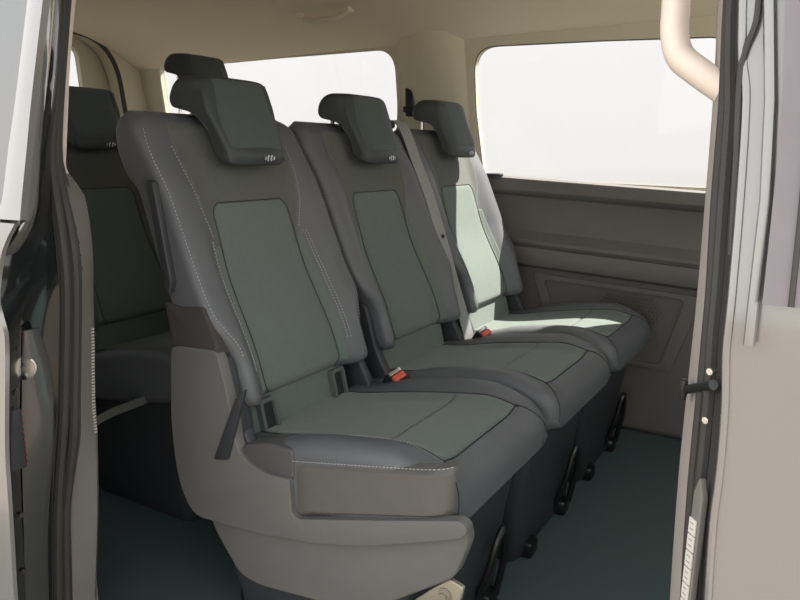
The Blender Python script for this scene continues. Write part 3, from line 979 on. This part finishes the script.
# ------------------------------------------------------------------ right: front pillar, seal, front door
r0 = [(1.064, .185, 1.29), (1.064, .173, 1.202), (1.064, .164, 1.141), (1.068, .154, 1.08), (1.070, .148, 1.039), (1.073, .133, .935), (1.075, .12, .829), (1.073, .12, .715), (1.072, .12, .619), (1.074, .12, .467), (1.077, .12, .387), (1.08, .12, .20)]
r1_ = [(1.084, .122, 1.29), (1.085, .110, 1.184), (1.086, .102, 1.128), (1.089, .093, 1.072), (1.090, .088, 1.034), (1.092, .073, .939), (1.097, .06, .842), (1.095, .06, .738), (1.095, .06, .65), (1.097, .06, .511), (1.099, .06, .438), (1.10, .06, .20)]
r2_ = [(1.104, .012, 1.29), (1.105, .001, 1.154), (1.106, -.006, 1.107), (1.111, -.014, 1.059), (1.117, -.019, 1.026), (1.121, -.031, .945), (1.123, -.043, .862), (1.123, -.045, .819), (1.126, -.045, .776), (1.127, -.045, .739), (1.127, -.045, .702), (1.126, -.045, .663), (1.128, -.045, .584), (1.131, -.045, .523), (1.135, -.045, .20)]
bm = bmesh.new(); strip(bm, r0, r1_, .002, .02, back=(1, .3, 0))
tag(obj('trim_6', bm, M['tantrim']), kind='structure')
fs = empty('door_seal', (1.1, 0, 0)); tag(fs, 'dark rubber seal along the front pillar at the right of the opening', 'seal')
O1 = (1.1, 0, 0)
bm = bmesh.new(); strip(bm, shifted(r1_, O1), shifted(r2_, O1), .0, .012, back=(1, .3, 0))
obj('seal_base', bm, M['rubber'], fs)
for t in (.25, .6):
    bm = bmesh.new()
    A, B = catmull(r1_, 5), catmull(r2_, 5)
    pts = []
    for i in range(31):
        z = lerp(1.15, .40, i / 30)
        def at(Cv):
            for a, b in zip(Cv, Cv[1:]):
                if (a.z - z) * (b.z - z) <= 0 and a.z != b.z: return a.lerp(b, (z - a.z) / (b.z - a.z))
            return Cv[-1]
        pts.append(at(A).lerp(at(B), t) + Vector((-.003, -.002, 0)) - Vector(O1))
    sweep(bm, pts, .006, 8)
    obj('seal_rib', bm, M['rubber'], fs)

fd = empty('front_door', (1.2, -.05, 0)); tag(fd, 'silver front door panel filling the right edge of the view', 'door')
O2 = (1.2, -.05, 0)
edge = [(p[0] + .001, p[1] - .004, p[2]) for p in r2_]
rightE = [(1.75, p[1] - .006, p[2]) for p in edge]
bm = bmesh.new(); strip(bm, shifted(edge, O2), shifted(rightE, O2), .010, .012, n=24, back=(0, 1, 0))
obj('outer_skin', bm, M['paint'], fd)
# rounded bright hem along the door's rear edge
tube_obj('door_hem', [p for p in shifted([(p.x + .002, p.y + .000, p.z) for p in catmull(edge, 4)], O2)], .0035, M['paint'], fd)
# dark window frame with a raised bead alongside it
m0 = [(1.137, .004, 1.25), (1.139, -.005, 1.148), (1.141, -.012, 1.102), (1.147, -.024, 1.025), (1.149, -.036, .946), (1.150, -.050, .866)]
m1 = [(1.60, p[1], p[2]) for p in m0]
up = lambda P, d: [(p[0], p[1] - d, p[2]) for p in P]
bm = bmesh.new(); strip(bm, shifted(up(m0, .017), O2), shifted(up(m1, .017), O2), 0, .012, n=8, back=(0, 1, 0))
wf = obj('window_frame', bm, M['satin'], fd)
tube_obj('frame_groove', shifted([(p[0] + .020, p[1] - .018, p[2]) for p in m0], O2), .0022, M['rubber'], wf)
rdg = [(1.122, .003, 1.25), (1.126, -.008, 1.15), (1.129, -.016, 1.103), (1.138, -.029, 1.025), (1.143, -.042, .946), (1.143, -.054, .865), (1.143, -.056, .83)]
tube_obj('bead', shifted([(p[0], p[1] - .003, p[2]) for p in rdg], O2), .0045, M['paint'], fd)
# curved dark weather strip that runs into the seal at the top of the pillar
tube_obj('weather_strip', shifted(catmull([(1.121, -.010, 1.16), (1.1215, -.016, 1.105), (1.121, -.019, 1.085), (1.1155, -.020, 1.064), (1.1135, -.022, 1.040), (1.1175, -.030, .97), (1.121, -.038, .90)], 5), O2), .0026, M['rubber'], fd)

# door check and hinge bits on the pillar
dc = empty('door_check', (1.11, -.02, .776)); tag(dc, 'black door check arm with bright hinge bolts on the right pillar', 'door check')
bm = bmesh.new(); sweep(bm, [(-.032, .100, -.036), (-.010, .040, -.012), (.008, -.026, .012)], .0048, 8, rx=.004)
box(bm, (-.034, .100, -.036), (.006, .012, .022), .002)
obj('arm', bm, M['blackplastic'], dc)
for dz in (.022, -.022):
    bm = bmesh.new(); cyl(bm, (.006, -.026, dz + .002), (-.5, -1, 0), .003, .010, 16, .001)
    obj('bolt', bm, M['chrome'], dc)
# tyre label on its grey backing plate, low on the pillar
lb = empty('pillar_label', (1.1150, -.022, .618)); tag(lb, 'narrow grey plate with pale label cells low on the right pillar', 'label')
bm = bmesh.new()
R_ = Matrix.Rotation(-.80, 3, 'Z') @ Matrix.Rotation(.03, 3, 'Y')
T = Matrix.Translation((-.002, -.008, 0)) @ R_.to_4x4()
b_ = bmesh.new()
prism(b_, round_poly([(-.006, -.08), (.006, -.08), (.007, .06), (.0, .078), (-.006, .06)], .003, 3), 'y', -.003, .003, .001)
bmesh.ops.transform(b_, matrix=T, verts=b_.verts[:])
bm.free()
pl = obj('backing_plate', b_, M['lintrim'], lb)
for k in range(6):
    bm = bmesh.new(); box(bm, (-.001, -.004, .028 - k * .017), (.0095, .0012, .0155))
    bmesh.ops.transform(bm, matrix=T, verts=bm.verts[:])
    obj('label_cell', bm, M['label'], pl)
    bm = bmesh.new()
    for r_ in range(2): box(bm, (-.001, -.0048, .0315 - k * .017 - r_ * .006), (.0048, .0006, .0010))
    bmesh.ops.transform(bm, matrix=T, verts=bm.verts[:])
    obj('label_print', bm, M['print'], pl)

# ------------------------------------------------------------------ outside
bm = bmesh.new()
bmesh.ops.create_circle(bm, cap_ends=True, segments=64, radius=14)
bmesh.ops.translate(bm, vec=(0, 0, -.55), verts=bm.verts[:])
tag(obj('ground', bm, M['ground'], smooth=False), kind='structure')

# ------------------------------------------------------------------ light
W = bpy.data.worlds.new('sky'); S.world = W; W.use_nodes = True
t = W.node_tree; bgn = t.nodes['Background']
tc = t.nodes.new('ShaderNodeTexCoord'); sep = t.nodes.new('ShaderNodeSeparateXYZ')
rp = t.nodes.new('ShaderNodeValToRGB')
t.links.new(tc.outputs['Generated'], sep.inputs[0])
mp_ = t.nodes.new('ShaderNodeMapRange'); mp_.inputs[1].default_value = -1; mp_.inputs[2].default_value = 1
t.links.new(sep.outputs['Z'], mp_.inputs[0]); t.links.new(mp_.outputs[0], rp.inputs[0])
e = rp.color_ramp.elements
e[0].position = 0.0; e[0].color = (.55, .47, .38, 1)
e[1].position = 1.0; e[1].color = (.80, .90, 1.0, 1)
for pos, c in ((.44, (.62, .54, .44, 1)), (.492, (.94, .92, .89, 1)), (.60, (1, .99, .98, 1))):
    k = e.new(pos); k.color = c
t.links.new(rp.outputs[0], bgn.inputs['Color'])
bgn.inputs['Strength'].default_value = 1.9

sun = bpy.data.lights.new('sun', 'SUN'); sun.energy = 36.0; sun.angle = math.radians(.6); sun.color = (1, .95, .86)
so = bpy.data.objects.new('sun', sun); COL.objects.link(so)
sdir = Vector((.56, .80, 1.30))      # towards the sun: far side, ahead, high
so.rotation_euler = sdir.to_track_quat('Z', 'Y').to_euler()

# ------------------------------------------------------------------ camera
cam = bpy.data.cameras.new('camera'); co = bpy.data.objects.new('camera', cam); COL.objects.link(co)
cam.sensor_width = 36; cam.lens = 31.5; cam.clip_start = .02
fwd = Vector((-.51207881, .83529305, -.20015197))
co.location = (1.18883824, -.67748459, .98)
right = fwd.cross(Vector((0, 0, 1))).normalized(); upv = right.cross(fwd)
co.rotation_euler = Matrix((right, upv, -fwd)).transposed().to_euler()
S.camera = co
S.view_settings.view_transform = 'Standard'; S.view_settings.look = 'None'
S.view_settings.exposure = 0.45; S.view_settings.gamma = 1.0
S.view_settings.use_curve_mapping = False
